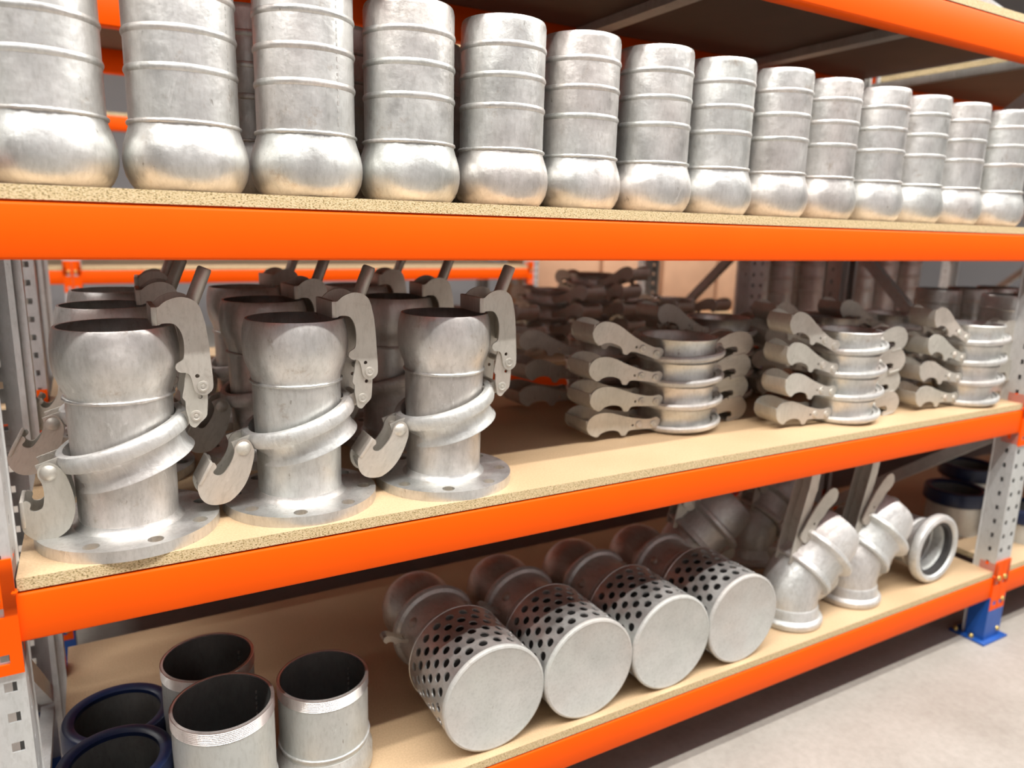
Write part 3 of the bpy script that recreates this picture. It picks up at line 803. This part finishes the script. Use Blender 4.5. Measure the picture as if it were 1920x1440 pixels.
ME_PERF = perforated_square(SR, SL)
ME_SCAP = lathe([(0, -0.002), (SR - 0.008, -0.002), (SR - 0.004, -0.0035), (SR, -0.002), (SR + 0.0015, 0.001), (SR + 0.0015, 0.006), (SR - 0.001, 0.007), (SR - 0.004, 0.004), (0, 0.003)], 96, False, 'end_cap', 30)
ME_SREAR = lathe([(0.078, SL - 0.003), (SR - 0.002, SL - 0.003), (SR + 0.001, SL - 0.001), (SR, SL + 0.002), (0.078, SL + 0.002)], 96, True, 'rear_plate', 30)
ME_SNECK = lathe(shell([(0.0785, SL - 0.002), (0.0785, SL + 0.215)]), 56, True, 'neck')
ME_SBALL = lathe(shell([(0.0785, 0.0), (0.081, 0.012), (0.0875, 0.026), (0.0925, 0.045), (0.094, 0.062), (0.092, 0.080), (0.087, 0.096), (0.080, 0.108)]), 56, True, 'ball_end')
ME_SRING = lathe([(0.080, -0.066), (0.099, -0.068), (0.1025, -0.061), (0.0965, -0.050), (0.0955, 0.012), (0.099, 0.024), (0.107, 0.029), (0.1110, 0.037), (0.1085, 0.046), (0.1005, 0.049), (0.090, 0.042), (0.080, 0.040)], 64, True, 'clamp_ring', 30)
ME_SCORE = lathe([(0, 0.012), (SR - 0.030, 0.012), (SR - 0.024, 0.018), (SR - 0.024, SL - 0.012), (0, SL - 0.012)], 48, False, 'shade_core', 40)  # added dark cylinder, its colour stands in for shade behind the holes


def strainer():
    t = thing('foot_strainer', '', 'strainer')
    ax = ob('perforated_wall', ME_PERF, M_GALV, t, (0, 0, 0), (-PI / 2, 0, 0))
    k = lambda nm, me, mt, l=(0, 0, 0), r=(-PI / 2, 0, 0): ob(nm, me, mt, t, l, r)
    k('end_cap', ME_SCAP, M_CAP); k('rear_plate', ME_SREAR, M_GALV); k('neck', ME_SNECK, M_GALV)
    cr = k('clamp_ring', ME_SRING, M_CAST, (0, SL + 0.095, 0))
    k('ball_end', ME_SBALL, M_GALV, (0, SL + 0.180, 0))
    k('shade_core', ME_SCORE, M_RUBBER)  # rubber black only imitates the shade inside the perforated wall
    a = 2.9
    lv = ob('lever', ME_KCHEEK, M_PLATE, t)
    lv.matrix_basis = Matrix.Translation((0.106 * math.cos(a), SL + 0.078, 0.106 * math.sin(a))) @ Matrix.Rotation(PI - a, 4, 'Y') @ Matrix.Scale(0.31, 4) @ Matrix.Translation((0, -KW, 0))
    ob('lever_plate', ME_KCHEEK, M_PLATE, lv, (0, 2 * KW, 0)); ob('hook_bridge', ME_KWEB, M_PLATE, lv, (0, KW, 0))
    ob('tongue', ME_KTONGUE, M_PLATE, lv, (-0.150, KW, 0.004), (0.9, 0, PI / 2)); ob('pivot_pin', ME_PIN, M_PLATE, lv, (0, 0, 0), (-PI / 2, 0, 0), (1, 1, 2 * KW))
    for a in (2.5, 0.8):
        ob('rivet', ME_DOME, M_PLATE, t).matrix_basis = Matrix.Translation((0.0965 * math.cos(a), SL + 0.085, 0.0965 * math.sin(a))) @ Matrix.Rotation(PI / 2 - a, 4, 'Y')
    return t


fs = strainer()
for i, (x, y) in enumerate(((0.682, 0.024), (0.926, 0.020), (1.171, 0.018), (1.416, 0.020))):
    place(fs, i == 0, 'perforated foot strainer with round grey end cap, %s from the left' % ORD[i], (x, y, Z_L - GAP + SR + 0.0018), (0, [0.0, 0.12, -0.1, 0.05][i], 0.0), 'row of perforated foot strainers')

# ------------------------------------------------------------------ lever elbows (bottom shelf)


def elbow_path():
    pts = [Vector((0, 0, 0.0)), Vector((0, 0, 0.03)), Vector((0, 0, 0.062))]
    R = 0.115; c = Vector((R, 0, 0.062))
    for k in range(1, 9):
        a = math.radians(48) * k / 8
        pts.append(c + Vector((-R * math.cos(a), 0, R * math.sin(a))))
    d = Vector((math.sin(math.radians(48)), 0, math.cos(math.radians(48))))
    return pts, d


EP, ED = elbow_path()
ME_ETUBE = sweep([*EP, EP[-1] + ED * 0.02], circ(0.0825, 48), True, 'elbow_tube', up=(0, 1, 0), angle=50)
ME_EBASE = lathe([(0.070, 0.0), (0.090, 0.0), (0.098, 0.003), (0.1005, 0.010), (0.1000, 0.018), (0.096, 0.024), (0.090, 0.027), (0.0875, 0.032), (0.0865, 0.050), (0.0835, 0.056), (0.0785, 0.058), (0.070, 0.058)], 64, True, 'base_ring', 30)
ME_ECOL = lathe([(0.080, -0.014), (0.099, -0.016), (0.1025, -0.011), (0.1000, -0.002), (0.0950, 0.006), (0.0945, 0.052), (0.099, 0.060), (0.111, 0.064), (0.1185, 0.070), (0.1175, 0.080), (0.110, 0.084), (0.096, 0.078), (0.080, 0.07)], 64, True, 'clamp_collar', 30)
ME_EBALL = lathe([(0.078, 0.070), (0.0930, 0.072), (0.0965, 0.090), (0.0975, 0.110), (0.0965, 0.132), (0.0930, 0.150), (0.0870, 0.166), (0.0800, 0.175), (0.0760, 0.175), (0.0810, 0.160), (0.0850, 0.14), (0.086, 0.11), (0.078, 0.09)], 64, True, 'ball_end', 30)


ME_STRAP = plate([(0.014, -0.024), (0.020, 0.0), (0.012, 0.030), (0.006, 0.055), (0.008, 0.075), (0.004, 0.100), (0.010, 0.135), (-0.004, 0.156), (-0.026, 0.156), (-0.042, 0.136), (-0.044, 0.090), (-0.038, 0.045), (-0.028, 0.0), (-0.016, -0.026)], 0.005, [(-0.006, 0.035, 0.004)], 2, 'strap_plate')
ME_EHOOK = plate([(-0.010, 0.030), (0.016, 0.026), (0.026, 0.002), (0.030, -0.040), (0.022, -0.075), (-0.002, -0.086), (-0.018, -0.070), (-0.008, -0.046), (-0.002, -0.030), (-0.008, -0.004)], 0.005, (), 2, 'hook_plate')
ME_CHANNEL = sweep([(-0.030, 0, -0.075), (-0.022, 0, -0.03), (-0.010, 0, 0.03), (0.006, 0, 0.09), (0.022, 0, 0.15), (0.030, 0, 0.20)], [(-0.024, -0.026), (0.012, -0.026), (0.012, -0.0225), (-0.0205, -0.0225), (-0.0205, 0.0225), (0.012, 0.0225), (0.012, 0.026), (-0.024, 0.026)], True, 'handle_channel', up=(0, 1, 0))


def elbow():
    t = thing('lever_elbow', '', 'pipe elbow')
    ob('elbow_tube', ME_ETUBE, M_CAST, t); ob('base_ring', ME_EBASE, M_CAST, t)
    e = EP[-1]; B = Matrix.Translation(e) @ Matrix.Rotation(math.radians(48), 4, 'Y')
    col = ob('clamp_collar', ME_ECOL, M_CAST, t); col.matrix_basis = B
    bl = ob('ball_end', ME_EBALL, M_CAST, t); bl.matrix_basis = B
    for y in (-0.034, 0.034):
        st = ob('strap_plate', ME_STRAP, M_PLATE, t); st.matrix_basis = B @ Matrix.Translation((-0.112, y, 0.062))
    for y in (-0.031, 0.031):
        pn = ob('rivet', ME_RIVET, M_PLATE, t); pn.matrix_basis = B @ Matrix.Translation((-0.108, y * 1.18, 0.070)) @ Matrix.Rotation(PI / 2 if y < 0 else -PI / 2, 4, 'X')
    bar = ob('cross_bar', ME_PIN, M_PLATE, t); bar.matrix_basis = B @ Matrix.Translation((-0.108, -0.036, 0.070)) @ Matrix.Rotation(-PI / 2, 4, 'X') @ Matrix.Diagonal((1, 1, 0.072, 1))
    ha = ob('handle_channel', ME_CHANNEL, M_PLATE, t); ha.location = B @ Vector((-0.112, 0, 0.045))
    jp = ob('hook_plate', ME_EHOOK, M_PLATE, t); jp.matrix_basis = B @ Matrix.Translation((0.114, -0.034, 0.040)) @ Matrix.Rotation(0.45, 4, 'Y')
    jp = ob('hook_plate', ME_EHOOK, M_PLATE, t); jp.matrix_basis = B @ Matrix.Translation((0.114, 0.024, 0.040)) @ Matrix.Rotation(0.45, 4, 'Y')
    return t


le = elbow()
for i, (x, y, rz, lab) in enumerate(((1.720, 0.125, 0.0, 'angled galvanised lever elbow standing beside the fourth strainer'), (2.000, 0.130, 0.05, 'angled galvanised lever elbow beside the rubber sealed ring coupling'),
                                     (1.60, 0.46, -0.3, 'shaded lever elbow behind the fourth strainer'), (1.93, 0.47, 0.1, 'shaded lever elbow behind the two front elbows'))):
    place(le, i == 0, lab, (x, y, Z_L - GAP), (0, 0, rz), 'lever elbows on the bottom shelf')

t = thing('ring_coupling', 'galvanised ring coupling lying on its side with black rubber seal facing out', 'ring coupling', (2.335, 0.055, Z_L - GAP + 0.1165))
lay = (-PI / 2, 0, 0)
ob('seal_ring', lathe([(0.088, 0.008), (0.094, -0.004), (0.104, -0.008), (0.113, -0.003), (0.1165, 0.008), (0.1150, 0.020), (0.108, 0.029), (0.098, 0.032), (0.0885, 0.034), (0.084, 0.042), (0.080, 0.042), (0.080, 0.03)], 72, True, 'seal_ring', 30), M_CAST, t, (0, 0, 0), lay)
ob('rubber_seal', lathe([(0.0805, 0.006), (0.090, 0.003), (0.0935, -0.001), (0.0945, 0.006), (0.090, 0.022), (0.0805, 0.024)], 64, True, 'rubber_seal', 40), M_RUBBER, t, (0, 0, 0), lay)
ob('barrel', lathe(shell([(0.084, 0.034), (0.083, 0.06), (0.0865, 0.064), (0.083, 0.068), (0.082, 0.19)]), 64, True, 'barrel'), M_CAST, t, (0, 0, 0), lay)
ob('rear_ring', lathe([(0.082, 0.180), (0.110, 0.182), (0.1165, 0.190), (0.114, 0.202), (0.100, 0.206), (0.082, 0.204)], 64, True, 'rear_ring', 30), M_CAST, t, (0, 0, 0), lay)

# ------------------------------------------------------------------ threaded and collared pipes (bottom left)


def threaded_pipe(h, name='threaded_pipe'):
    R = 0.090
    t = thing(name, '', 'threaded pipe')
    ob('pipe_wall', lathe([(R - 0.0005, 0.045), (R - 0.0005, h - 0.024), (R - 0.0055, h - 0.024), (R - 0.0055, 0.045)], 72, True, 'pipe_wall'), M_SEAM, t)
    ob('base_socket', lathe([(R - 0.006, 0.0), (R + 0.004, 0.0), (R + 0.0075, 0.006), (R + 0.0075, 0.038), (R + 0.003, 0.050), (R + 0.0005, 0.060), (R - 0.006, 0.060)], 72, True, 'base_socket', 30), M_CAST, t)
    ob('weld_bead', torus(R, 0.0028, 96, 8, 0.2), M_CAST, t, (0, 0, 0.072))
    pr = []; z = h - 0.026
    while z < h - 0.002:
        pr += [(R - 0.0016, z), (R + 0.0010, z + 0.0017)]; z += 0.0034
    ob('thread', lathe(pr + [(R - 0.001, h - 0.001), (R - 0.0052, h), (R - 0.0052, h - 0.03), (R - 0.002, h - 0.03)], 72, True, 'thread', 20), M_THREAD, t)
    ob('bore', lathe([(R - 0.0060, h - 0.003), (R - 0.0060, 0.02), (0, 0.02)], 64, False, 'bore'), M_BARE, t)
    # dotted weld seam inside the bore
    ob('inner_seam', boxes([(R - 0.0085, R - 0.006, -0.0012, 0.0012, 0.06 + 0.012 * k, 0.066 + 0.012 * k) for k in range(int((h - 0.08) / 0.012))], 'inner_seam'), M_THREAD, t, (0, 0, 0), (0, 0, 0.62))
    return t


for x, y, h, lab in ((0.150, 0.104, 0.240, 'grey threaded pipe with bright machined thread standing at the front'), (0.3485, 0.153, 0.206, 'grey threaded pipe standing beside the first strainer'),
                     (0.149, 0.300, 0.222, 'dark shaded threaded pipe standing behind the two grey ones')):
    o = threaded_pipe(h); o['label'] = lab; o['group'] = 'threaded pipes'; o.location = (x, y, Z_L - GAP)


def collared_pipe(Rc, h, ch=0.055):
    t = thing('collared_pipe', '', 'collared pipe')
    ob('pipe_wall', lathe([(Rc - 0.016, 0.0), (Rc - 0.016, h - 0.01), (Rc - 0.024, h - 0.01), (Rc - 0.024, 0.0)], 64, True, 'pipe_wall'), M_SEAM, t)
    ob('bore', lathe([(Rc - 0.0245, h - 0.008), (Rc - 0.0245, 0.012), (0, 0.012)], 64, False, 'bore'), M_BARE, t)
    ob('collar', lathe([(Rc - 0.0155, h - ch), (Rc - 0.006, h - ch), (Rc, h - ch + 0.006), (Rc, h - 0.010), (Rc - 0.004, h - 0.002), (Rc - 0.009, h), (Rc - 0.020, h - 0.001), (Rc - 0.025, h - 0.004), (Rc - 0.025, h - 0.012), (Rc - 0.0155, h - 0.02)], 72, True, 'collar', 30), M_NAVY, t)
    return t


for x, y, Rc, h, lab in ((-0.031, 0.140, 0.098, 0.162, 'dark blue collared pipe at the front beside the left upright'), (-0.022, 0.352, 0.104, 0.116, 'dark blue collared pipe behind the other one by the left upright'),
                         (2.86, 0.30, 0.11, 0.17, 'blue collared pipe behind the right upright'), (3.02, 0.13, 0.10, 0.13, 'blue collared pipe partly hidden by the right upright'),
                         (3.12, 0.40, 0.11, 0.20, 'blue collared pipe deeper in the next bay bottom shelf')):
    o = collared_pipe(Rc, h); o['label'] = lab; o['group'] = 'blue collared pipes'; o.location = (x, y, Z_L - GAP)
